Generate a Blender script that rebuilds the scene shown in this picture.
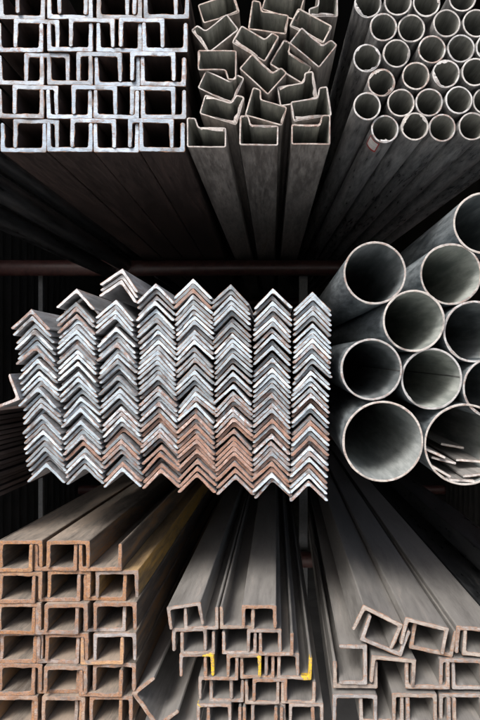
import bpy, math, random
from mathutils import Matrix, Vector
random.seed(7)
R = math.radians
S = 0.0015                      # metres per photo pixel on the plane of the cut ends
Z0 = 1.2                        # eye height above the yard
F = 600.0                       # focal length in photo pixels
CX, CY = 277.0, 360.0

for o in list(bpy.data.objects):
    bpy.data.objects.remove(o)
scene = bpy.context.scene
COL = scene.collection

# ------------------------------------------------------------------ camera
cd = bpy.data.cameras.new('camera')
cam = bpy.data.objects.new('camera', cd)
COL.objects.link(cam)
cam.location = (0, -0.9, Z0)
cam.rotation_euler = (R(90), 0, 0)
cd.sensor_fit = 'VERTICAL'
cd.sensor_height = 36.0
cd.lens = 36.0 * F / 720.0
cd.shift_x = -(CX - 240.0) / 720.0
cd.clip_start = 0.01
cd.clip_end = 3000
scene.camera = cam

# ------------------------------------------------------------------ light
SUN_DIR = Vector((-0.55, -1.0, 1.12)).normalized()      # towards the light
el = math.asin(SUN_DIR.z)
az = math.atan2(SUN_DIR.x, SUN_DIR.y)
w = bpy.data.worlds.new("World")
scene.world = w
w.use_nodes = True
nt = w.node_tree
sky = nt.nodes.new('ShaderNodeTexSky')
sky.sky_type = 'NISHITA'
sky.sun_disc = False
sky.sun_elevation = el
sky.sun_rotation = az
sky.air_density = 1.0
sky.dust_density = 4.0
sky.ozone_density = 1.0
nt.nodes['Background'].inputs['Strength'].default_value = 0.075
nt.links.new(sky.outputs[0], nt.nodes['Background'].inputs[0])
sd = bpy.data.lights.new('sun', 'SUN')
sd.energy = 1.5
sd.angle = R(24)
sd.color = (1.0, 0.975, 0.94)
so = bpy.data.objects.new('sun', sd)
COL.objects.link(so)
so.rotation_euler = SUN_DIR.to_track_quat('Z', 'Y').to_euler()
so.location = SUN_DIR * 20
vs = scene.view_settings
vs.view_transform = 'Standard'
vs.look = 'None'
vs.exposure = 1.52
vs.gamma = 1.0

# ------------------------------------------------------------------ materials
def new_mat(name):
    m = bpy.data.materials.new(name)
    m.use_nodes = True
    return m, m.node_tree.nodes, m.node_tree.links, m.node_tree.nodes['Principled BSDF']

def math_node(N, L, op, a, b, clamp=False):
    n = N.new('ShaderNodeMath'); n.operation = op; n.use_clamp = clamp
    for i, v in enumerate((a, b)):
        if v is None: continue
        if hasattr(v, 'links'): L.new(v, n.inputs[i])
        else: n.inputs[i].default_value = v
    return n.outputs[0]

def mix_col(N, L, fac, a, b):
    n = N.new('ShaderNodeMix'); n.data_type = 'RGBA'
    if hasattr(fac, 'links'): L.new(fac, n.inputs[0])
    else: n.inputs[0].default_value = fac
    for i, v in ((6, a), (7, b)):
        if hasattr(v, 'links'): L.new(v, n.inputs[i])
        else: n.inputs[i].default_value = (*v, 1)
    return n.outputs[2]

def ramp(N, L, fac, lo, hi):
    n = N.new('ShaderNodeMapRange'); n.interpolation_type = 'SMOOTHSTEP'
    L.new(fac, n.inputs[0])
    for i, v in ((1, lo), (2, hi)):
        if hasattr(v, 'links'): L.new(v, n.inputs[i])
        else: n.inputs[i].default_value = v
    return n.outputs[0]

def coords(N, L, scale=(1, 1, 1), spread=40.0):
    """object coordinates shifted per object so that no two bars carry the same pattern"""
    tc = N.new('ShaderNodeTexCoord'); oi = N.new('ShaderNodeObjectInfo')
    mp = N.new('ShaderNodeMapping'); mp.inputs['Scale'].default_value = scale
    cv = N.new('ShaderNodeCombineXYZ')
    for i in range(3):
        L.new(math_node(N, L, 'MULTIPLY', oi.outputs['Random'], spread * (1 + .37 * i)), cv.inputs[i])
    L.new(cv.outputs[0], mp.inputs['Location'])
    L.new(tc.outputs['Object'], mp.inputs['Vector'])
    return mp.outputs[0], oi

def noise(N, L, vec, scale, detail=6, rough=.6, dist=0):
    n = N.new('ShaderNodeTexNoise')
    n.inputs['Scale'].default_value = scale; n.inputs['Detail'].default_value = detail
    n.inputs['Roughness'].default_value = rough; n.inputs['Distortion'].default_value = dist
    L.new(vec, n.inputs['Vector'])
    return n.outputs['Fac']

def bump(N, L, bsdf, h, strength, dist):
    b = N.new('ShaderNodeBump'); b.inputs['Strength'].default_value = strength
    b.inputs['Distance'].default_value = dist
    L.new(h, b.inputs['Height']); L.new(b.outputs[0], bsdf.inputs['Normal'])

def cut_material(name, rust_a=(.42, .19, .10), rust_b=(.13, .075, .06), rough=.5, dark=(.13, .12, .12), metal=.0, pink=(.27, .19, .17)):
    """sawn steel end: the object's own colour, eaten by rust (object alpha = how much)"""
    m, N, L, B = new_mat(name)
    v, oi = coords(N, L)
    n1 = noise(N, L, v, 130, 7, .62, .5)
    n2 = noise(N, L, v, 900, 4, .6)
    n3 = noise(N, L, v, 45, 3, .5)
    alpha = oi.outputs['Alpha']
    thr = math_node(N, L, 'SUBTRACT', .78, math_node(N, L, 'MULTIPLY', alpha, .56))
    lo = math_node(N, L, 'SUBTRACT', thr, .10); hi = math_node(N, L, 'ADD', thr, .10)
    mx = math_node(N, L, 'ADD', math_node(N, L, 'MULTIPLY', n1, .75), math_node(N, L, 'MULTIPLY', n2, .25))
    fr = ramp(N, L, mx, lo, hi)
    base = mix_col(N, L, ramp(N, L, n3, .52, .75), oi.outputs['Color'], dark)
    grit = mix_col(N, L, math_node(N, L, 'MULTIPLY', ramp(N, L, n2, .5, .7), .35), base, (.62, .61, .6))
    vs_, _ = coords(N, L, (.06, 1, 1), 17)
    saw = noise(N, L, vs_, 1500, 3, .6)
    grit = mix_col(N, L, math_node(N, L, 'MULTIPLY', ramp(N, L, saw, .42, .66), .55), grit, dark)
    rust = mix_col(N, L, ramp(N, L, n2, .38, .60), rust_a, rust_b)
    n4 = noise(N, L, v, 260, 4, .6)
    rust = mix_col(N, L, math_node(N, L, 'MULTIPLY', ramp(N, L, n4, .42, .6), .6), rust, pink)
    rust = mix_col(N, L, math_node(N, L, 'MULTIPLY', ramp(N, L, saw, .48, .7), .5), rust, rust_b)
    L.new(mix_col(N, L, math_node(N, L, 'MULTIPLY', fr, .85), grit, rust), B.inputs['Base Color'])
    L.new(math_node(N, L, 'ADD', math_node(N, L, 'MULTIPLY', fr, .3), rough), B.inputs['Roughness'])
    B.inputs['Metallic'].default_value = metal
    bump(N, L, B, math_node(N, L, 'ADD', mx, math_node(N, L, 'MULTIPLY', saw, .5)), .6, .0012)
    return m

def side_material(name, c1, c2, rust, rust_amt, rough, metal, dust=None, scale=1.0):
    """rolled surface: streaks along the bar, mottled scale, rust patches, settled dust on top"""
    m, N, L, B = new_mat(name)
    v, oi = coords(N, L, (1, .12, 1))
    v2, _ = coords(N, L, (1, .1, 1), 23)
    st = noise(N, L, v, 160 * scale, 6, .62, .3)
    mo = noise(N, L, v2, 28 * scale, 7, .65, .6)
    fi = noise(N, L, v2, 600, 4, .65)
    f = math_node(N, L, 'ADD', math_node(N, L, 'MULTIPLY', st, .5), math_node(N, L, 'MULTIPLY', mo, .5))
    base = mix_col(N, L, ramp(N, L, f, .38, .62), c1, c2)
    vx, _ = coords(N, L, (1, .02, 1), 31)
    sc = noise(N, L, vx, 900 * scale, 3, .7)
    base = mix_col(N, L, math_node(N, L, 'MULTIPLY', ramp(N, L, sc, .56, .74), .45), base, tuple(min(.6, c * 1.5 + .03) for c in c2))
    base = mix_col(N, L, math_node(N, L, 'MULTIPLY', ramp(N, L, fi, .5, .72), .5), base, c1)
    t = .72 - .4 * rust_amt
    fr = ramp(N, L, math_node(N, L, 'ADD', math_node(N, L, 'MULTIPLY', mo, .7), math_node(N, L, 'MULTIPLY', fi, .3)), t - .07, t + .07)
    col = mix_col(N, L, math_node(N, L, 'MULTIPLY', fr, .85), base, rust)
    if dust:
        g = N.new('ShaderNodeNewGeometry'); sx = N.new('ShaderNodeSeparateXYZ')
        L.new(g.outputs['Normal'], sx.inputs[0])
        up = ramp(N, L, sx.outputs[2], .55, .95)
        dn = ramp(N, L, math_node(N, L, 'ADD', math_node(N, L, 'MULTIPLY', mo, .6), math_node(N, L, 'MULTIPLY', fi, .4)), .3, .62)
        col = mix_col(N, L, math_node(N, L, 'MULTIPLY', math_node(N, L, 'MULTIPLY', up, dn), dust[3]), col, dust[:3])
    L.new(col, B.inputs['Base Color'])
    r = math_node(N, L, 'ADD', math_node(N, L, 'MULTIPLY', f, .3), rough - .15)
    L.new(math_node(N, L, 'ADD', r, math_node(N, L, 'MULTIPLY', fr, .2)), B.inputs['Roughness'])
    L.new(math_node(N, L, 'SUBTRACT', metal, math_node(N, L, 'MULTIPLY', fr, metal)), B.inputs['Metallic'])
    bump(N, L, B, math_node(N, L, 'ADD', math_node(N, L, 'MULTIPLY', f, .6), math_node(N, L, 'MULTIPLY', fi, .4)), .45, .0012)
    return m

def plain_material(name, c1, c2, scale, rough, metal=0, strength=.4, dist=.002, lo=.35, hi=.65):
    m, N, L, B = new_mat(name)
    v, _ = coords(N, L)
    n1 = noise(N, L, v, scale, 8, .62, .4)
    L.new(mix_col(N, L, ramp(N, L, n1, lo, hi), c1, c2), B.inputs['Base Color'])
    B.inputs['Roughness'].default_value = rough; B.inputs['Metallic'].default_value = metal
    bump(N, L, B, n1, strength, dist)
    return m

CUT = cut_material('sawn_steel_end')
CUT_THIN = cut_material('thin_wall_cut_edge', (.27, .155, .115), (.13, .085, .07), .45)
CUT_RUST = cut_material('rusty_sawn_end', (.40, .17, .05), (.12, .07, .05), .6, (.12, .095, .085), 0, (.26, .175, .135))
EDGE = plain_material('rusted_arris', (.26, .14, .085), (.11, .095, .09), 110, .65)
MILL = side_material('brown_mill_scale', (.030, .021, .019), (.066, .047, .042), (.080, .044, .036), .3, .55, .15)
ANGLE_SIDE = side_material('grey_angle_surface', (.20, .205, .215), (.40, .41, .43), (.20, .11, .075), .35, .5, .15)
TUBE_SIDE = side_material('tube_mill_surface', (.19, .172, .16), (.46, .43, .40), (.22, .14, .10), .22, .38, .3)
TUBE_IN = side_material('tube_inside', (.20, .205, .19), (.44, .44, .40), (.18, .13, .10), .1, .5, .2)
PIPE_SIDE = side_material('pipe_scale', (.13, .132, .135), (.48, .475, .47), (.17, .13, .11), .22, .30, .4)
PIPE_IN = side_material('pipe_inside', (.17, .175, .165), (.36, .365, .34), (.14, .11, .09), .1, .48, .2)
SHADED_SIDE = side_material('shaded_bar_side', (.010, .011, .012), (.055, .058, .062), (.06, .04, .03), .2, .3, .4)  # shade put into the colour, near-black copy for bars deep at the edges
BIG_SIDE = side_material('large_pipe_surface', (.10, .125, .14), (.42, .47, .50), (.14, .11, .09), .12, .34, .45)
BIG_IN = side_material('pale_large_pipe_inside', (.28, .31, .295), (.56, .59, .56), (.22, .19, .15), .1, .42, .25, None, .6)
BIG_DARK = side_material('dark_large_pipe_inside', (.17, .195, .205), (.46, .495, .51), (.16, .14, .12), .1, .32, .3, None, .6)
BIG_MID = side_material('streaked_large_pipe_inside', (.27, .30, .30), (.58, .61, .605), (.2, .17, .14), .08, .32, .25, None, .6)
RUST_SIDE = side_material('rusty_channel_surface', (.075, .058, .046), (.165, .13, .10), (.27, .14, .055), .46, .62, .05, (.37, .34, .30, .62))
OCHRE_SIDE = side_material('ochre_stained_channel_surface', (.16, .10, .045), (.40, .255, .10), (.50, .27, .05), .5, .6, .05, (.37, .33, .27, .4))
GREY_SIDE = side_material('grey_channel_surface', (.19, .182, .172), (.285, .275, .262), (.20, .14, .10), .22, .40, .3, (.40, .38, .36, .45))
FLAT_SIDE = side_material('flat_bar_surface', (.12, .115, .11), (.30, .29, .28), (.16, .10, .07), .3, .5, .15, (.36, .34, .32, .4))
YELLOW = plain_material('worn_yellow_marking_paint', (.55, .36, .014), (.26, .17, .09), 330, .55, 0, .4, .002, .46, .60)
RED = plain_material('red_sticker_print', (.42, .045, .04), (.32, .04, .04), 80, .45)
WHITE = plain_material('white_sticker_paper', (.75, .73, .70), (.58, .56, .54), 120, .55)
BEAM = side_material('red_oxide_beam', (.035, .014, .013), (.075, .030, .026), (.05, .025, .02), .4, .4, .0)
POST = side_material('grey_rack_post', (.05, .053, .056), (.09, .095, .1), (.06, .04, .03), .3, .5, .1)
OCCLUDER_SHEET = plain_material('dark_occluder_sheet', (.006, .006, .006), (.013, .012, .011), 9, .9)  # near-black sheet of the added light-blocking enclosure
YARD = plain_material('yard_concrete', (.22, .215, .205), (.32, .31, .295), 5, .85)
SEAM = plain_material('weld_bead', (.09, .09, .09), (.20, .2, .195), 400, .5, .4)

# ------------------------------------------------------------------ profiles (metres, x right, z up)
def arc(cx, cz, r, a0, a1, k):
    return [(cx + r * math.cos(R(a0 + (a1 - a0) * i / k)), cz + r * math.sin(R(a0 + (a1 - a0) * i / k))) for i in range(k + 1)]

def lin(a, b, n):
    return [(a[0] + (b[0] - a[0]) * i / n, a[1] + (b[1] - a[1]) * i / n) for i in range(1, n)]

def channel_profile(w, h, t, n=11):
    """U opening upward, web underside on z = 0, tapered flanges"""
    hw = w / 2; tt = t * .86; tb = t * 1.0; ro = t * .4; rf = t * .5
    o = [(-hw + .28 * tt, h), (-hw, h - .28 * tt)]; i = [(-hw + .72 * tt, h), (-hw + tt, h - .28 * tt)]
    o += lin(o[-1], (-hw, ro), n); i += lin(i[-1], (-hw + tb, t + rf), n)
    o += arc(-hw + ro, ro, ro, 180, 270, 4); i += arc(-hw + tb + rf, t + rf, rf, 180, 270, 4)
    o += lin(o[-1], (hw - ro, 0), n + 3); i += lin(i[-1], (hw - tb - rf, t), n + 3)
    o += arc(hw - ro, ro, ro, 270, 360, 4); i += arc(hw - tb - rf, t + rf, rf, 270, 360, 4)
    o += lin(o[-1], (hw, h - .28 * tt), n); i += lin(i[-1], (hw - tt, h - .28 * tt), n)
    o += [(hw, h - .28 * tt), (hw - .28 * tt, h)]; i += [(hw - tt, h - .28 * tt), (hw - .72 * tt, h)]
    return o, i, False

def angle_profile(leg, t, n=8):
    """L turned 45 degrees, apex on top at the origin"""
    R0, r = .0013, .0048
    # built as an L with the corner at the origin, legs along +x and +z, then turned
    o = [(leg - .0002, .32 * t), (leg - .35 * t, 0)]; i = [(leg - .0002, .5 * t), (leg - .45 * t, t)]
    o = [(leg, .3 * t), (leg - .15 * t, 0)]; i = [(leg, .55 * t), (leg - .6 * t, t)]
    o += lin(o[-1], (R0, 0), n); i += lin(i[-1], (t + r, t), n)
    o += arc(R0, R0, R0, 270, 180, 5); i += arc(t + r, t + r, r, 270, 180, 5)
    o += lin(o[-1], (0, leg - .15 * t), n); i += lin(i[-1], (t, leg - .6 * t), n)
    o += [(0, leg - .15 * t), (.3 * t, leg)]; i += [(t, leg - .6 * t), (.55 * t, leg)]
    c, s = math.cos(R(-135)), math.sin(R(-135))
    f = lambda p: (p[0] * c - p[1] * s, p[0] * s + p[1] * c)
    return [f(p) for p in o], [f(p) for p in i], False

def pipe_profile(r, t, n=44):
    o = [(r * math.cos(2 * math.pi * k / n), r * math.sin(2 * math.pi * k / n)) for k in range(n)]
    i = [(x * (r - t) / r, z * (r - t) / r) for x, z in o]
    return o, i, True

def loop_profile(pts, rad, t, k=4, seg=5):
    """closed thin-walled section from a corner list (counter-clockwise)"""
    n = len(pts)
    def off(d):
        out = []
        for a in range(n):
            p0, p1, p2 = Vector(pts[a - 1]), Vector(pts[a]), Vector(pts[(a + 1) % n])
            e1 = (p1 - p0).normalized(); e2 = (p2 - p1).normalized()
            n1 = Vector((-e1.y, e1.x)); n2 = Vector((-e2.y, e2.x))
            m = (n1 + n2); m = m / max(.2, m.dot(n1))
            out.append(p1 + m * d)
        return out
    def rnd(P, inner):
        out = []
        for a in range(n):
            p0, p1, p2 = P[a - 1], P[a], P[(a + 1) % n]
            e1 = (p1 - p0).normalized(); e2 = (p2 - p1).normalized()
            cr = e1.x * e2.y - e1.y * e2.x
            r = rad
            if inner: r = max(.0004, rad - t) if cr > 0 else rad + t
            r = min(r, (p1 - p0).length * .45, (p2 - p1).length * .45)
            q0, q2 = p1 - e1 * r, p1 + e2 * r
            for j in range(k + 1):
                u = j / k
                out.append(q0 * (1 - u) ** 2 + p1 * (2 * u * (1 - u)) + q2 * u * u)
            nx = P[(a + 1) % n]; e = (nx - p1).normalized()
            q3 = nx - e * min(r, (nx - p1).length * .45)
            for j in range(1, seg):
                out.append(q2 + (q3 - q2) * j / seg)
        return [(p.x, p.y) for p in out]
    return rnd([Vector(p) for p in pts], False), rnd(off(t), True), True

# ------------------------------------------------------------------ bar builder
def bar_mesh(name, prof, L, mats, rough=.0006, burr=0.0, paint=None, seed=0, chamfer=.0006):
    """prof = outer loop, inner loop, closed. mats = cut end, arris, outside, inside (, paint)"""
    rng = random.Random(seed * 7919 + 13)
    o, i, closed = prof
    n = len(o)
    ph = [rng.uniform(0, 6.28) for _ in range(4)]; am = [rng.uniform(.3, 1) for _ in range(4)]
    jit = []
    run = [0.0]
    for k in range(1, n):
        run.append(run[-1] + math.hypot((o[k][0] + i[k][0] - o[k - 1][0] - i[k - 1][0]) / 2, (o[k][1] + i[k][1] - o[k - 1][1] - i[k - 1][1]) / 2))
    for k in range(n):
        u = 6.28 * run[k] / (run[-1] * (n / (n - 1) if closed else 1))
        j = sum(am[q] * math.sin(u * (q + 1) + ph[q]) for q in range(4)) * rough * .5
        jit.append(j + rng.uniform(-1, 1) * rough * .05)
    V, Fc, Mi = [], [], []
    def ring(pts, y, dj=1.0):
        b = len(V)
        V.extend((p[0], y + jit[k] * dj, p[1]) for k, p in enumerate(pts))
        return b
    def edge_wear(p, q):
        out = []
        for a, b in zip(p, q):
            d = math.hypot(b[0] - a[0], b[1] - a[1])
            c = min(.42, chamfer * rng.uniform(.25, 1.5) / max(d, 1e-6))
            out.append((a[0] + (b[0] - a[0]) * c, a[1] + (b[1] - a[1]) * c))
        return out
    def flash(p, q):                                    # saw flash: the arris bulges out a little here and there
        out = []; f = 0
        for a, b in zip(p, q):
            d = math.hypot(b[0] - a[0], b[1] - a[1])
            f = f * .6 + (rng.random() ** 4) * chamfer * 1.1
            out.append((a[0] - (b[0] - a[0]) * f / d, a[1] - (b[1] - a[1]) * f / d))
        return out
    of, if_ = flash(o, i), flash(i, o)
    fo, fi = ring(edge_wear(o, i), 0), ring(edge_wear(i, o), 0)
    ys = [chamfer, .011, .2, L]
    ro = [ring(of if q == 0 else o, y, 1 if q < 2 else 0) for q, y in enumerate(ys)]
    ri = [ring(if_ if q == 0 else i, y, 1 if q < 2 else 0) for q, y in enumerate(ys)]
    m = n if closed else n - 1
    def painted(k):
        return paint and any(a <= k / n <= b for a, b in paint)
    def strip(a, b, mat, flip=False, pm=False):
        for k in range(m):
            k2 = (k + 1) % n
            f = (a + k, a + k2, b + k2, b + k)
            Fc.append(f[::-1] if flip else f)
            Mi.append(4 if pm and painted(k) else mat)
    strip(fo, fi, 0, False, True)
    strip(ro[0], fo, 1, False, True); strip(fi, ri[0], 1, False, True)
    for q in range(3):
        strip(ro[q + 1], ro[q], 2, False, q == 0)
        strip(ri[q], ri[q + 1], 3, False, q == 0)
    strip(ri[3], ro[3], 0)
    if not closed:
        for e in (0, n - 1):
            chain = [(fo, fi)] + list(zip(ro, ri))
            for (a, b), (c, d) in zip(chain, chain[1:]):
                f = (a + e, b + e, d + e, c + e)
                Fc.append(f if e else f[::-1]); Mi.append(1 if a == fo else 2)
    if burr and closed:                                 # torn swarf left by the saw on the inner rim
        cxm = sum(p[0] for p in i) / n; czm = sum(p[1] for p in i) / n
        for _ in range(rng.randint(1, 3)):
            s0 = rng.randrange(n); ln = rng.randint(3, max(4, n // 4)); prev = None
            for q in range(ln + 1):
                k = (s0 + q) % n
                p = i[k]; dx, dz = o[k][0] - p[0], o[k][1] - p[1]
                d = math.hypot(dx, dz); nx, nz = -dx / d, -dz / d
                h = burr * rng.uniform(.25, 1) * math.sin(math.pi * min(1, max(.0, (q + .3) / (ln + .6))))
                b = len(V)
                V.append((p[0] - nx * .0004, jit[k] - .0006, p[1] - nz * .0004))
                V.append((p[0] + nx * h, jit[k] - .0006 + rng.uniform(-.0016, .0008), p[1] + nz * h))
                V.append((p[0] + nx * h * .7, jit[k] + .0006, p[1] + nz * h * .7))
                if prev is not None:
                    Fc.append((prev, b, b + 1, prev + 1)); Mi.append(0)
                    Fc.append((prev + 1, b + 1, b + 2, prev + 2)); Mi.append(0)
                prev = b
    me = bpy.data.meshes.new(name)
    me.from_pydata(V, [], Fc)
    for mt in mats: me.materials.append(mt)
    for p, q in zip(me.polygons, Mi):
        p.material_index = q; p.use_smooth = True
    me.update()
    me.set_sharp_from_angle(angle=R(32))
    return me

def direction(vx, vy):
    return Vector(((vx - CX) / F, 1, (CY - vy) / F)).normalized()

def place(name, me, px, py, roll, vp, depth=0.0, label='', cat='', group='', tint=(.5, .5, .52), rust=.3, jig=.3):
    o = bpy.data.objects.new(name, me)
    COL.objects.link(o)
    d = direction(*vp)
    d = (d + Vector((random.gauss(0, .001) * jig, 0, random.gauss(0, .0006) * jig))).normalized()
    xa = Vector((1, -d.x / d.y, 0)).normalized()
    za = xa.cross(d)
    rot = Matrix((xa, d, za)).transposed().to_4x4() @ Matrix.Rotation(R(-roll), 4, 'Y')
    o.matrix_world = Matrix.Translation(Vector(((px - CX) * S, 0, Z0 + (CY - py) * S)) + d * depth) @ rot
    o['label'] = label; o['category'] = cat
    if group: o['group'] = group
    o.color = (*tint, rust)
    return o

ORD = ['', 'first', 'second', 'third', 'fourth', 'fifth', 'sixth', 'seventh', 'eighth', 'ninth', 'tenth', 'eleventh', 'twelfth',
       'thirteenth', 'fourteenth', 'fifteenth', 'sixteenth', 'seventeenth', 'eighteenth', 'nineteenth', 'twentieth', 'twenty-first',
       'twenty-second', 'twenty-third', 'twenty-fourth', 'twenty-fifth', 'twenty-sixth', 'twenty-seventh', 'twenty-eighth',
       'twenty-ninth', 'thirtieth', 'thirty-first', 'thirty-second', 'thirty-third', 'thirty-fourth', 'thirty-fifth', 'thirty-sixth', 'thirty-seventh',
       'thirty-eighth', 'thirty-ninth', 'fortieth']

def simple_obj(name, V, Fc, mats, parent=None, mi=None, smooth=False):
    me = bpy.data.meshes.new(name); me.from_pydata(V, [], Fc)
    for m in mats: me.materials.append(m)
    for k, p in enumerate(me.polygons):
        p.use_smooth = smooth
        if mi: p.material_index = mi[k]
    me.update()
    o = bpy.data.objects.new(name, me); COL.objects.link(o)
    if parent: o.parent = parent
    return o

def box_data(x0, x1, y0, y1, z0, z1):
    V = [(x, y, z) for x in (x0, x1) for y in (y0, y1) for z in (z0, z1)]
    return V, [(0, 1, 3, 2), (4, 6, 7, 5), (0, 4, 5, 1), (2, 3, 7, 6), (0, 2, 6, 4), (1, 5, 7, 3)]

# ------------------------------------------------------------------ setting
g = simple_obj('ground', [(-400, -400, 0), (400, -400, 0), (400, 400, 0), (-400, 400, 0)], [(0, 1, 2, 3)], [YARD])
g['kind'] = 'structure'

occluder = bpy.data.objects.new('light_occluder', None); COL.objects.link(occluder)  # added enclosure, keeps sky light out so the depth between bundles stays black
occluder.location = (0, 4.6, 0)
occluder['label'] = 'added dark open-fronted light-blocking shed enclosing the racks of steel'; occluder['category'] = 'occluder'
def corrugated(name, a, b, z0, z1, thick, up=None):
    """ribbed sheet between plan points a and b"""
    a, b = Vector(a), Vector(b); d = (b - a); n = max(2, int(d.length / .04)); u = d.normalized()
    nv = Vector((-u.y, u.x))
    V, Fc = [], []
    for k in range(n + 1):
        p = a + d * k / n + nv * (.012 if k % 2 else -.012)
        for off in (0, thick):
            q = p + nv * off
            V += [(q.x, q.y, z0), (q.x, q.y, z1)]
    for k in range(n):
        e = 4 * k
        Fc += [(e, e + 4, e + 5, e + 1), (e + 2, e + 3, e + 7, e + 6), (e + 1, e + 5, e + 7, e + 3), (e, e + 2, e + 6, e + 4)]
    Fc += [(0, 1, 3, 2), (4 * n, 4 * n + 2, 4 * n + 3, 4 * n + 1)]
    V = [(x, y - 4.6, z) for x, y, z in V]
    return simple_obj(name, V, Fc, [OCCLUDER_SHEET], occluder)
corrugated('wall', (-1.5, 4.65), (1.3, 4.65), 0, 2.5, .03)  # back and side sheets added only to block light
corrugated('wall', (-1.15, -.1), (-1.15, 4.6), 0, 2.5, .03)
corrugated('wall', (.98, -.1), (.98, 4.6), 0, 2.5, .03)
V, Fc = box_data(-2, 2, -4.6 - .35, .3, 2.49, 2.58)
simple_obj('occluder_top', V, Fc, [OCCLUDER_SHEET], occluder)  # top sheet added to cut off light from above

rack = bpy.data.objects.new('steel_rack', None); COL.objects.link(rack)
rack.location = (0, 1.1, 0)
rack['label'] = 'steel storage rack with dark red round crossbars and grey posts behind the bundles'; rack['category'] = 'rack'
def crossbar(y, z, r, x0=-1.12, x1=.95):
    n = 24; V, Fc = [], []
    for x in (x0, x1):
        V += [(x, y - 1.1 + r * math.cos(6.2832 * k / n), z + r * math.sin(6.2832 * k / n)) for k in range(n)]
    Fc = [(k, (k + 1) % n, n + (k + 1) % n, n + k) for k in range(n)] + [tuple(range(n))[::-1], tuple(range(n, 2 * n))]
    o = simple_obj('crossbar', V, Fc, [BEAM], rack, None, True)
    o.data.set_sharp_from_angle(angle=R(40))
def rack_post(x, y, w=.026):
    V, Fc = box_data(x - w / 2, x + w / 2, y - 1.1 - w / 2, y - 1.1 + w / 2, 0, Z0 + .285)
    simple_obj('post', V, Fc, [POST], rack)
for y in (1.07, 2.5):
    crossbar(y, Z0 + (.302 if y < 2 else .325), .026)
    crossbar(y, Z0 - .236, .026)
    crossbar(y, Z0 - (.655 if y < 2 else .735), .026)
    if y < 2:
        rack_post(-.79, y + .04, .014); rack_post(.088, y + .045, .028)

# ------------------------------------------------------------------ channels
LB = 3.0
def shade(base, spread):
    v = random.uniform(1 - spread, 1 + spread)
    c = random.uniform(-.02, .02)
    return (base[0] * v + c, base[1] * v, base[2] * v - c)

class Channels:
    def __init__(s, w, h, t, side, cut, nvar, rough):
        s.w, s.h, s.t = w * S, h * S, t * S
        prof = channel_profile(s.w, s.h, s.t)
        s.prof, s.side, s.cut = prof, side, cut
        s.var = [bar_mesh('steel_channel', prof, LB, [cut, EDGE, side, side], rough, 0, None, 31 * k + int(w)) for k in range(nvar)]
        s.k = random.randrange(50)
    def mesh(s, paint=None):
        s.k += 1
        if paint:
            return bar_mesh('steel_channel', s.prof, LB, [s.cut, EDGE, s.side, s.side, YELLOW], .0007, 0, paint, s.k + 400)
        return s.var[s.k % len(s.var)]

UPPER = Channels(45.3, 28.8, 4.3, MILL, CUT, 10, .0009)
grp = 'steel channels in the upper left stack'
rows = [  # bottom row first: U web underside (photo y), U left edges, n left edges
    (151.5, [0, 47, 93, 139.3], [12.5, 70.5, 128]),
    (118.0, [-2, 46, 93, 140.6], [12.5, 71.5, 129.5]),
    (84.5, [-2, 47, 94, 140], [23, 76, 130]),
    (51.0, [-3, 47, 96, 142], [13, 69, 119]),
    (17.5, [-2, 46.5, 96, 143.5], [16, 83, 132]),
]
rown = ['lowest row', 'second row up', 'middle row', 'fourth row up', 'top row']
for ri_, (yb, us, ns) in enumerate(rows):
    for kind, xs in (('U', us), ('n', ns)):
        for q, x in enumerate(xs):
            rs = random.choice((.12, .2, .3, .38))
            tint = shade((.305, .375, .46), .26)
            word = 'opening upward' if kind == 'U' else 'opening downward'
            rl = random.gauss(0, .35)
            look = 'rust freckled' if rs > .28 else 'bluish grey'
            lb = f'{look} channel {word}, {ORD[q+1]} from left in {rown[ri_]} of upper left stack'
            if kind == 'U':
                place('steel_channel', UPPER.mesh(), x + 22.65, yb, rl, (258, 346), random.uniform(0, .006), lb, 'steel channel', grp, tint, rs)
            else:
                place('steel_channel', UPPER.mesh(), x + 22.65, yb - 28.8 - 4.3, 180 + rl, (258, 346), random.uniform(-.002, .005), lb, 'steel channel', grp, tint, rs)

# ---- lower left, rusty
LOWL = Channels(43.0, 26.7, 3.7, RUST_SIDE, CUT_RUST, 10, .001)
OCHRE = Channels(43.0, 26.7, 3.7, OCHRE_SIDE, CUT_RUST, 1, .001)
grp = 'rusty steel channels in the lower left stack'
rowl = ['top row', 'second row down', 'third row down', 'fourth row down', 'fifth row down', 'sixth row down', 'lowest row']
for r in range(7):
    top = 541 + 31.0 * r
    if r == 0: us, ns = [-10.5, 33, 78], [-1.5, 46.3]
    else:
        j = random.uniform(-2.2, 2.2); us = [-9 + j, 34.5 + j, 79 + j + random.uniform(0, 1.2)]
        k = random.uniform(-1.2, 1.2); ns = [us[0] + 5.5 + k, us[1] + 9.3 + k * .6, us[2] + 11.5 + k]
    for kind, xs in (('U', us), ('n', ns)):
        for q, x in enumerate(xs):
            rs = random.uniform(.3, .8)
            tint = shade(random.choice(((.27, .21, .175), (.25, .205, .18), (.27, .24, .225), (.36, .205, .10))), .2)
            look = 'dark rusted' if rs > .65 else 'brown rusty' if rs > .48 else 'greyish rusty'
            word = 'opening upward' if kind == 'U' else 'opening downward'
            lb = f'{look} channel {word}, {ORD[q+1]} from left in {rowl[r]} of lower left stack'
            rl = random.gauss(0, .5)
            y = top + 30.6 if kind == 'U' else top
            src = LOWL
            if r == 1 and kind == 'n' and q == 2:
                src = OCHRE; lb = 'rusty channel with ochre stained outer side, right end of second row, lower left stack'
            place('steel_channel', src.mesh(), x + 21.5, y, rl if kind == 'U' else 180 + rl, (272, 392), random.uniform(-.004, .008),
                  lb, 'steel channel', grp, tint, rs)

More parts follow.
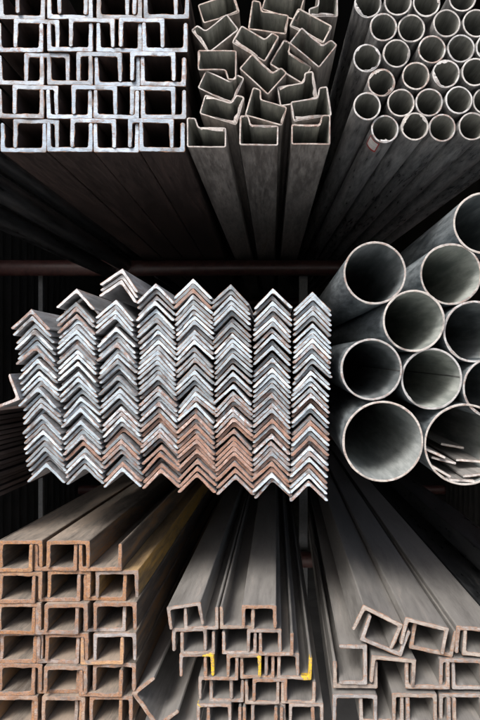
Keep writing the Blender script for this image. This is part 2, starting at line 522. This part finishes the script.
# ---- tilted channel leaning between the lower stacks
LEAN = Channels(44, 28, 4.0, GREY_SIDE, CUT_RUST, 1, .0014)
place('steel_channel', LEAN.mesh(), 143.5, 712.5, -53, (285, 385), .004,
      'brown steel channel rolled on its corner, leaning against the rusty lower left stack', 'steel channel', '', (.33, .28, .24), .55)

# ---- lower middle
LOWM = Channels(34.4, 22.1, 3.2, GREY_SIDE, CUT_RUST, 10, .0007)
grp = 'grey steel channels in the lower middle stack'
Y_R = [(.66, 1.0)]; Y_L = [(0, .34)]
mid = [  # kind, left edge, row top, roll, paint, look
    ('n', 166.5, 604.5, 9, None, 'grey dusty channel tilted on the top left corner of the lower middle stack'),
    ('U', 184, 605, 1, None, 'grey channel opening upward under the tilted channel of the lower middle stack'),
    ('U', 220, 604, 0, None, 'grey channel opening upward with tall open trough, centre of the lower middle top row'),
    ('n', 242, 605, 0, None, 'smooth dusty channel opening downward on the top right of the lower middle stack'),
    ('n', 172, 628.7, 1, None, 'brown-edged channel opening downward, leftmost in second row of lower middle stack'),
    ('U', 180.5, 629.5, .5, None, 'grey channel opening upward, first from left in second row of lower middle stack'),
    ('U', 222, 629.5, -.5, None, 'grey channel opening upward, middle of second row in lower middle stack'),
    ('n', 247, 629.2, 0, None, 'grey channel opening downward, rightmost downward one in second row of lower middle stack'),
    ('U', 259, 629.5, 0, None, 'dark-sided channel opening upward, right end of second row in lower middle stack'),
    ('n', 179.5, 653.5, 1, [(0, .42)], 'yellow-ended channel overhanging the left end of third row, lower middle stack'),
    ('U', 203.8, 654.2, -.5, None, 'grey channel opening upward, first from left in third row of lower middle stack'),
    ('U', 240, 654.2, 0, None, 'brown channel opening upward under the yellow flange, third row of lower middle stack'),
    ('n', 226.8, 653.8, 0, [(0, .32)], 'channel opening downward with one flange end painted yellow, centre of lower middle stack'),
    ('n', 264.8, 653.8, -.6, None, 'grey channel opening downward, right part of third row in lower middle stack'),
    ('U', 277, 654.2, -2, [(.56, 1.0)], 'channel with yellow painted right corner, right end of third row, lower middle stack'),
    ('n', 198, 678.4, .5, None, 'brown channel opening downward, leftmost in fourth row of lower middle stack'),
    ('U', 209, 679, -.5, None, 'brown channel opening upward, first from left in fourth row of lower middle stack'),
    ('U', 245, 679, 0, None, 'brown channel opening upward, middle of fourth row in lower middle stack'),
    ('n', 252.6, 678.6, 0, None, 'brown channel opening downward, centre right of fourth row in lower middle stack'),
    ('U', 281, 679, -1, None, 'brown channel opening upward, right end of fourth row in lower middle stack'),
    ('n', 197, 703.2, 0, [(.63, .68)], 'channel with small yellow corner, leftmost in lowest row of lower middle stack'),
    ('U', 207, 703.8, 0, None, 'brown channel opening upward, first from left in lowest row of lower middle stack'),
    ('U', 243, 703.8, 0, None, 'brown channel opening upward, middle of lowest row in lower middle stack'),
    ('n', 251, 703.4, 0, None, 'brown channel opening downward, centre of lowest row in lower middle stack'),
    ('U', 280, 703.8, 0, None, 'brown channel opening upward, right end of lowest row in lower middle stack'),
    ('n', 289, 703.4, 0, None, 'brown channel opening downward, right end of lowest row in lower middle stack'),
    ('n', 165, 729.5, 0, None, 'dusty channel lying below the lower middle stack beside the leaning channel'),
]
for kind, x, top, rl, pt, lb in mid:
    rs = random.uniform(.3, .62); tint = shade((.29, .245, .215), .18)
    y = top if kind == 'n' else top + 25.2
    place('steel_channel', LOWM.mesh(pt), x + 17.2, y, rl + (180 if kind == 'n' else 0), (276, 386), random.uniform(-.004, .006),
          lb, 'steel channel', grp, tint, rs)

# ---- lower right
LOWR = Channels(44.5, 26.6, 3.8, GREY_SIDE, CUT_RUST, 8, .0008)
DARKR = Channels(44.5, 26.6, 3.8, SHADED_SIDE, CUT_RUST, 2, .0008)  # same channel with its surface darkened to stand in for depth shade
grp = 'grey steel channels in the lower right stack'
right = [  # kind, centre of the web outside (px, py), roll, label
    ('n', 383.5, 615.0, -26, 'steeply tilted grey channel opening downward, top left of the lower right stack'),
    ('U', 380.5, 648.5, -21, 'steeply tilted channel with yellowish rusty web, cradling the top left channel, lower right stack'),
    ('n', 427.0, 622.0, -13, 'gently tilted channel opening downward, middle of top row in the lower right stack'),
    ('U', 431.5, 654.5, -11.5, 'gently tilted channel opening upward, middle of top row in the lower right stack'),
    ('n', 479.5, 628.5, -4, 'nearly level channel opening downward, right of top row in the lower right stack'),
    ('U', 485.0, 658.0, -5, 'nearly level channel opening upward, right of top row in the lower right stack'),
    ('U', 355.8, 690.2, 0, 'open channel trough at the left end of second row, lower right stack'),
    ('n', 394.0, 657.0, -5, 'slightly tilted channel opening downward, second row of the lower right stack'),
    ('U', 427.6, 689.0, 0, 'channel opening upward in the middle of second row, lower right stack'),
    ('n', 462.5, 660.0, -1, 'channel opening downward at the right of second row, lower right stack'),
    ('U', 475.5, 691.5, 0, 'channel opening upward at the right of second row, lower right stack'),
    ('n', 355.0, 694.8, 0, 'channel opening downward at the left end of lowest row, lower right stack'),
    ('U', 382.0, 724.5, 0, 'channel opening upward, first from left in lowest row, lower right stack'),
    ('n', 414.5, 693.5, 0, 'channel opening downward in the middle of lowest row, lower right stack'),
    ('U', 428.5, 724.5, 0, 'channel opening upward in the middle of lowest row, lower right stack'),
    ('n', 462.5, 695.5, 0, 'channel opening downward at the right of lowest row, lower right stack'),
    ('U', 475.0, 724.5, 0, 'channel opening upward at the right of lowest row, lower right stack'),
    ('n', 528.0, 633.0, -2, 'dark channel beyond the right of the lower right stack, seen only along its top'),
    ('U', 530.0, 664.5, -1, 'dark channel opening upward beyond the right edge, carrying the one seen along its top'),
    ('n', 531.0, 665.5, -1, 'dark channel opening downward beyond the right edge, second under the raised one'),
    ('U', 533.0, 697.5, 0, 'dark channel opening upward beyond the right edge, lowest of its stack'),
    ('n', 556.0, 596.0, -2, 'raised dark channel at the right edge above the lower right stack'),
]
for kind, x, y, rl, lb in right:
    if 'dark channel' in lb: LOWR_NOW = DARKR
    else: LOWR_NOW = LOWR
    rs = random.uniform(.2, .5); tint = shade((.29, .26, .24), .18)
    place('steel_channel', LOWR_NOW.mesh(), x, y, rl + (180 if kind == 'n' else 0), (290, 390), random.uniform(-.003, .006),
          lb, 'steel channel', grp, tint, rs)
SIDEC = Channels(39, 28, 4.0, GREY_SIDE, CUT_RUST, 1, .0008)
place('steel_channel', SIDEC.mesh(), 367.5, 665.4, 90, (290, 390), .002,
      'grey channel lying on its side inside the left trough of the lower right stack', 'steel channel', grp, (.28, .265, .255), .35)

# ------------------------------------------------------------------ angle bars
AP = angle_profile(.0415, .0042)
AV = [bar_mesh('angle_bar', AP, LB, [CUT, EDGE, ANGLE_SIDE, ANGLE_SIDE], .0012, 0, None, k + 900, .0005) for k in range(14)]
AVP = (275, 361)
grp = 'angle bars nested in the central stack'
tops = [(31, 309), (74, 301), (115, 299), (155.5, 283), (192.5, 278), (230.5, 284), (273, 288), (313.5, 290)]
bots = [(45.5, 463), (83.5, 465), (122, 467), (160, 468.5), (197, 473), (235, 475), (271.5, 478), (309, 481)]
coln = ['leftmost column', 'second column from left', 'third column from left', 'fourth column from left',
        'fourth column from right', 'third column from right', 'second column from right', 'rightmost column']
def angle_look(px, py):
    """rust is worst low in the middle of the stack"""
    u = max(0, 1 - abs(px - 215) / 105.0); v = max(0, min(1, (py - 375) / 60.0))
    rs = random.gauss(.24, .13) + .38 * u * v + .14 * v * (px > 110)
    rs = max(.05, min(.95, rs))
    b = random.choice((.20, .28, .34, .4, .45, .52, .66))
    if rs > .55: return (b * .92, b * .72, b * .66), rs
    return (b * .80, b * .99, b * 1.14), rs
def angle_word(tint, rs):
    if rs > .55: return 'rusty brown'
    if tint[1] > .5: return 'bright pale'
    if tint[1] > .3: return 'silvery grey'
    return 'dull dark grey'
for c, ((xt, yt), (xb, yb)) in enumerate(zip(tops, bots)):
    steps = []
    while sum(steps) < yb - yt - 3:                       # most lie tightly nested, some ride up and leave a gap
        steps.append(random.choice((4.95, 4.95, 5.0, 5.05, 5.1, 5.3, 5.8, 6.4, 7.2)))
    n = len(steps) + 1; sway = 0; fix = (yb - yt) / sum(steps); roll = 0
    for k in range(n):                                    # from the top down
        u = sum(steps[:k]) * fix / (yb - yt)
        tight = k > 0 and steps[k - 1] < 5.2
        sway = sway * .7 + random.gauss(0, .45 if not tight else .15)
        roll = random.gauss(0, 1.8) if not tight else roll + random.gauss(0, .4)
        py_k = yt + u * (yb - yt)
        px, py = xt + (xb - xt) * u + sway, py_k
        tint, rs = angle_look(px, py)
        lb = f'{angle_word(tint, rs)} angle bar, {ORD[k+1]} from the top in the {coln[c]}'
        place('angle_bar', random.choice(AV), px, py, roll, AVP, min(.03, abs(random.gauss(0, .008))), lb, 'angle bar', grp, tint, rs, .6)
# loose ones on top and at the left
for k, (px, py, rl, dp, lb) in enumerate([
    (76.5, 288.3, -3, .0, 'bright loose angle bar riding on top of the second column from left'),
    (80.5, 293.4, -5, .02, 'grey loose angle bar just under the one riding on the second column'),
    (122.5, 268.5, -11, .0, 'topmost of three tilted angle bars perched above the third column'),
    (121.8, 273.8, -11, .006, 'middle one of three tilted angle bars perched above the third column'),
    (121.0, 279.2, -10, .003, 'lowest of three tilted angle bars perched above the third column'),
]):
    place('angle_bar', AV[k], px, py, rl, AVP, dp, lb, 'angle bar', 'loose angle bars on top of the central stack', (.55, .56, .58), .22)
place('angle_bar', AV[6], 20.5, 399.5, -114, AVP, -.002, 'stray pink-grey angle bar poking out left of the central stack, one leg upright', 'angle bar', '', (.50, .46, .45), .4)

# ------------------------------------------------------------------ notched tubes
TW, TH, LW, LH = 39 * S, 20 * S, 8.5 * S, 9.5 * S
def notched(mirror):
    """rectangular tube with a raised lip along one corner; lip on the right unless mirrored; origin at the body centre"""
    hw, hh = TW / 2, TH / 2
    p = [(-hw, -hh), (hw, -hh), (hw, hh + LH), (hw - LW, hh + LH), (hw - LW - 3 * S, hh), (-hw, hh)]
    if mirror: p = [(-x, z) for x, z in p][::-1]
    return p
NT = {m: [bar_mesh('notched_tube', loop_profile(notched(m), .0036, .0019), LB, [CUT_THIN, CUT_THIN, TUBE_SIDE, TUBE_IN], .0010, .003 if k % 3 else .0055, None, 60 + k + 20 * m, .0003)
          for k in range(5)] for m in (False, True)}
NT[None] = [bar_mesh('rectangular_tube', loop_profile([(-TW / 2, -TH / 2), (TW / 2, -TH / 2), (TW / 2, TH / 2), (-TW / 2, TH / 2)], .0036, .0021), LB,
                     [CUT_THIN, CUT_THIN, TUBE_SIDE, TUBE_IN], .001, .003, None, 99, .0003)] * 5
grp = 'notched rectangular tubes in the upper middle bundle'
tubes = [  # zoom coordinates of the body centre, roll, lip on the left?, depth, label
    (75, 388, 0, True, 0, 'upright notched tube at bottom left of the upper middle bundle, lip on its left'),
    (223, 380, -1, True, .003, 'upright notched tube at bottom centre of the upper middle bundle, lip on its left'),
    (370, 380, 0, False, .0, 'upright notched tube at bottom right of the upper middle bundle, lip on its right'),
    (113, 303, -17, False, .01, 'clockwise-tilted notched tube resting on the bottom left upright one'),
    (243, 305, -16, True, .012, 'slightly tilted notched tube resting on the bottom centre upright one'),
    (371, 304, 9, False, .004, 'notched tube resting on the bottom right one, its lip rising on the right'),
    (108, 235, -25, False, .014, 'notched tube tilted down to the right, third up at the left edge'),
    (226, 203, -42, False, .008, 'steeply tilted notched tube shaped like a diamond in the bundle centre'),
    (333, 251, 10, False, .016, 'notched tube with tall lip beside the dark gap, third up at the right'),
    (103, 161, 180, True, .01, 'upside-down notched tube lying level at the left edge of the bundle'),
    (206, 112, -30, False, .012, 'tilted notched tube in the fourth layer, above the diamond-tilted one'),
    (314, 167, -31, True, .02, 'steeply tilted notched tube with torn swarf, right of the bundle centre'),
    (369, 129, -39, False, .006, 'tilted notched tube with lip against the dark gap, fourth up at the right'),
    (104, 80, 38, True, .015, 'counter-clockwise tilted notched tube above the level upside-down one'),
    (250, 50, -8, True, .012, 'nearly level notched tube with rusty swarf in the upper centre'),
    (371, 63, -27, None, .01, 'plain tilted rectangular tube under the small upright one at upper right'),
    (106, 3, 17, False, .02, 'notched tube at the upper left tipped up to the right'),
    (290, -3, -17, False, .018, 'notched tube cut by the top edge, tilted down to the right'),
    (420, -18, 90, True, .01, 'notched tube standing on end at the upper right corner of the bundle'),
]
for k, (zx, zy, rl, mir, dp, lb) in enumerate(tubes):
    place('notched_tube', NT[mir][k % 5], 180 + zx / 2.824, zy / 2.824, rl, (272, 346), dp, lb, 'steel tube', grp,
          shade((.40, .36, .335), .12), random.uniform(.3, .55))

# ------------------------------------------------------------------ small pipes
PR = 13.75 * S
PV = [bar_mesh('steel_pipe', pipe_profile(PR, .0021), LB, [CUT_THIN, CUT_THIN, PIPE_SIDE, PIPE_IN], .0009, (0, 0, .0026, .0042)[k % 4], None, 300 + k, .0003) for k in range(12)]
grp = 'small steel pipes in the upper right bundle'
prow = [
    ('lowest row', [(198, 382), (286, 378), (372, 378), (460, 376), (546, 374), (632, 373)]),
    ('second row up', [(142, 318), (245, 306), (331, 303), (420, 297), (506, 296), (592, 294)]),
    ('third row up', [(185, 247), (290, 224), (380, 219), (468, 214)]),
    ('fourth row up', [(142, 172), (230, 160), (338, 145), (427, 140), (512, 138)]),
    ('fifth row up', [(192, 78), (278, 78), (384, 64), (474, 62)]),
    ('top row', [(145, 8), (235, 3), (325, -2), (433, -16)]),
]
sticker_pipe = None
for rn, cs in prow:
    for q, (zx, zy) in enumerate(cs):
        k = random.randrange(12)
        torn = k % 4
        look = 'clean-cut' if torn < 2 else 'burred' if torn < 3 else 'ragged-edged'
        lb = f'{look} small steel pipe, {ORD[q+1]} from left in {rn} of upper right bundle'
        if rn == 'lowest row' and q == 0:
            lb = 'small steel pipe with a red and white sticker, lowest row of upper right bundle'; k = 3
        o = place('steel_pipe', PV[k], 320 + zx / 3, zy / 3, random.uniform(-180, 180), (268, 334), random.uniform(0, .01), lb, 'steel pipe', grp,
                  shade((.46, .45, .44), .2), random.uniform(.25, .5), .5)
        if rn == 'lowest row' and q == 0: sticker_pipe = o
# curved paper sticker on the pipe
V, Fc, Mi = [], [], []
d = direction(268, 334); rot_inv = sticker_pipe.matrix_world.to_3x3().inverted()
na, ny = 12, 14
for a in range(na + 1):
    th = R(196 + 56 * a / na)
    for y in range(ny + 1):
        v = rot_inv @ (Vector((math.cos(th) * (PR + .0003), 0, math.sin(th) * (PR + .0003))))
        V.append((v.x, .008 + .042 * y / ny, v.z))
for a in range(na):
    for y in range(ny):
        b = a * (ny + 1) + y
        Fc.append((b, b + 1, b + ny + 2, b + ny + 1))
        Mi.append(0 if y < 1 or y > 11 or a in (0, na - 1) else 1)
st = simple_obj('sticker', V, Fc, [RED, WHITE], sticker_pipe, Mi, True)
st['label'] = 'small red and white paper sticker'
DARKP = [bar_mesh('steel_pipe', pipe_profile(PR, .0021), LB, [CUT_THIN, CUT_THIN, SHADED_SIDE, PIPE_IN], .0009, 0, None, 350 + k, .0003) for k in range(4)]
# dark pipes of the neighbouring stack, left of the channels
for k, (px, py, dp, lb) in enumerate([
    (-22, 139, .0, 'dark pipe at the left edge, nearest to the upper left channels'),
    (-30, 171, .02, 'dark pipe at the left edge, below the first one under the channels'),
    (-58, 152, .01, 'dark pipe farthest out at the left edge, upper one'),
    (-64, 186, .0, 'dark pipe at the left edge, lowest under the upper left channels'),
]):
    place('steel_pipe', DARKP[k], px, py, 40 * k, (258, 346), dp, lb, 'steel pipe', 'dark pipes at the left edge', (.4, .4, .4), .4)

# ------------------------------------------------------------------ large pipes
grp = 'large steel pipes on the right'
BP = {}
def big(r, k):
    inside = (BIG_DARK, BIG_IN, BIG_IN, BIG_DARK, BIG_DARK, BIG_IN, BIG_MID, BIG_MID, BIG_DARK, BIG_DARK)[k]
    return bar_mesh('large_pipe', pipe_profile(r * S, .0027, 72), LB, [CUT_THIN, CUT_THIN, BIG_SIDE, inside], .0007, .0012 if k % 2 else 0, None, 700 + k, .0004)
large = [
    (375.0, 273.0, 31.4, .0, 'large pipe at the upper left of the large pipe pile, dark inside'),
    (453.5, 273.0, 31.2, .012, 'large pipe with bright interior under the small pipes, second in the top layer'),
    (414.0, 321.0, 31.0, .0, 'large pipe with olive-grey interior, centre of the large pipe pile'),
    (475.5, 331.5, 31.0, .006, 'large dark pipe cut by the right edge, middle of the pile'),
    (371.5, 369.5, 30.8, .0, 'large pipe with a straight weld seam, left side of the pile'),
    (432.5, 379.0, 30.8, .004, 'large pipe with pale interior and a seam line, above the pipe holding flat bars'),
    (383.0, 441.5, 40.4, .0, 'widest pipe at the bottom left of the pile, empty'),
    (466.0, 445.0, 41.0, .004, 'wide pipe at the bottom right holding loose flat bars inside'),
    (486.5, 221.5, 31.0, .01, 'large pipe at the right edge just below the small pipes'),
    (494.5, 388.0, 30.8, .004, 'large pipe barely visible at the right edge between two others'),
]
BVP = (277, 356)
for k, (px, py, r, dp, lb) in enumerate(large):
    o = place('large_pipe', big(r, k), px, py, 0, BVP, dp, lb, 'steel pipe', grp, shade((.42, .405, .39), .1), random.uniform(.25, .45), 0)
    if k in (4, 5):
        V, Fc = [], []
        ri = r * S - .0027
        for y in (.002, LB - .01):
            for a, dr in ((-4.2, .0002), (-3.2, -.0007), (-1.8, -.0007), (-.8, .0002)):
                th = R(a if k == 4 else a + 6)
                V.append(((ri + dr) * math.cos(th), y, (ri + dr) * math.sin(th)))
        Fc = [(0, 1, 5, 4), (1, 2, 6, 5), (2, 3, 7, 6), (0, 3, 2, 1)]
        simple_obj('weld_seam', V, Fc, [SEAM], o)

# ------------------------------------------------------------------ flat bars
def flat_mesh(w, t, seed, L=LB, side=FLAT_SIDE):
    hw, ht = w * S / 2, t * S / 2
    n = 12
    lo = [(-hw, 0), (-hw + .0004, -ht)] + lin((-hw + .0004, -ht), (hw - .0004, -ht), n) + [(hw - .0004, -ht), (hw, 0)]
    hi = [(-hw, .0001), (-hw + .0004, ht)] + lin((-hw + .0004, ht), (hw - .0004, ht), n) + [(hw - .0004, ht), (hw, .0001)]
    return bar_mesh('flat_bar', (lo, hi, False), L, [CUT, EDGE, side, side], .001, 0, None, seed, .0003)
FB = [flat_mesh(26, 2.4, 500 + k) for k in range(4)]
for k, (px, py, rl, dp, lb) in enumerate([
    (463.0, 481.5, -3, .006, 'lowest flat bar inside the wide right pipe, lying near its floor'),
    (443.0, 473.0, -30, .018, 'flat bar tilted against the left wall inside the wide right pipe'),
    (478.0, 476.5, 6, .010, 'flat bar at the right inside the wide right pipe, above the lowest one'),
    (449.5, 464.0, -14, .030, 'flat bar in the middle layer inside the wide right pipe'),
    (437.5, 455.0, -24, .022, 'pale flat bar at the upper left inside the wide right pipe'),
    (478.0, 466.0, -4, .045, 'flat bar lying right of centre in the wide right pipe'),
    (472.0, 456.0, -10, .10, 'topmost flat bar, set deep inside the wide right pipe'),
]):
    place('flat_bar', FB[k % 4], px, py, rl, BVP, dp, lb, 'flat bar', 'flat bars inside the wide pipe', (.5, .47, .45), .35)
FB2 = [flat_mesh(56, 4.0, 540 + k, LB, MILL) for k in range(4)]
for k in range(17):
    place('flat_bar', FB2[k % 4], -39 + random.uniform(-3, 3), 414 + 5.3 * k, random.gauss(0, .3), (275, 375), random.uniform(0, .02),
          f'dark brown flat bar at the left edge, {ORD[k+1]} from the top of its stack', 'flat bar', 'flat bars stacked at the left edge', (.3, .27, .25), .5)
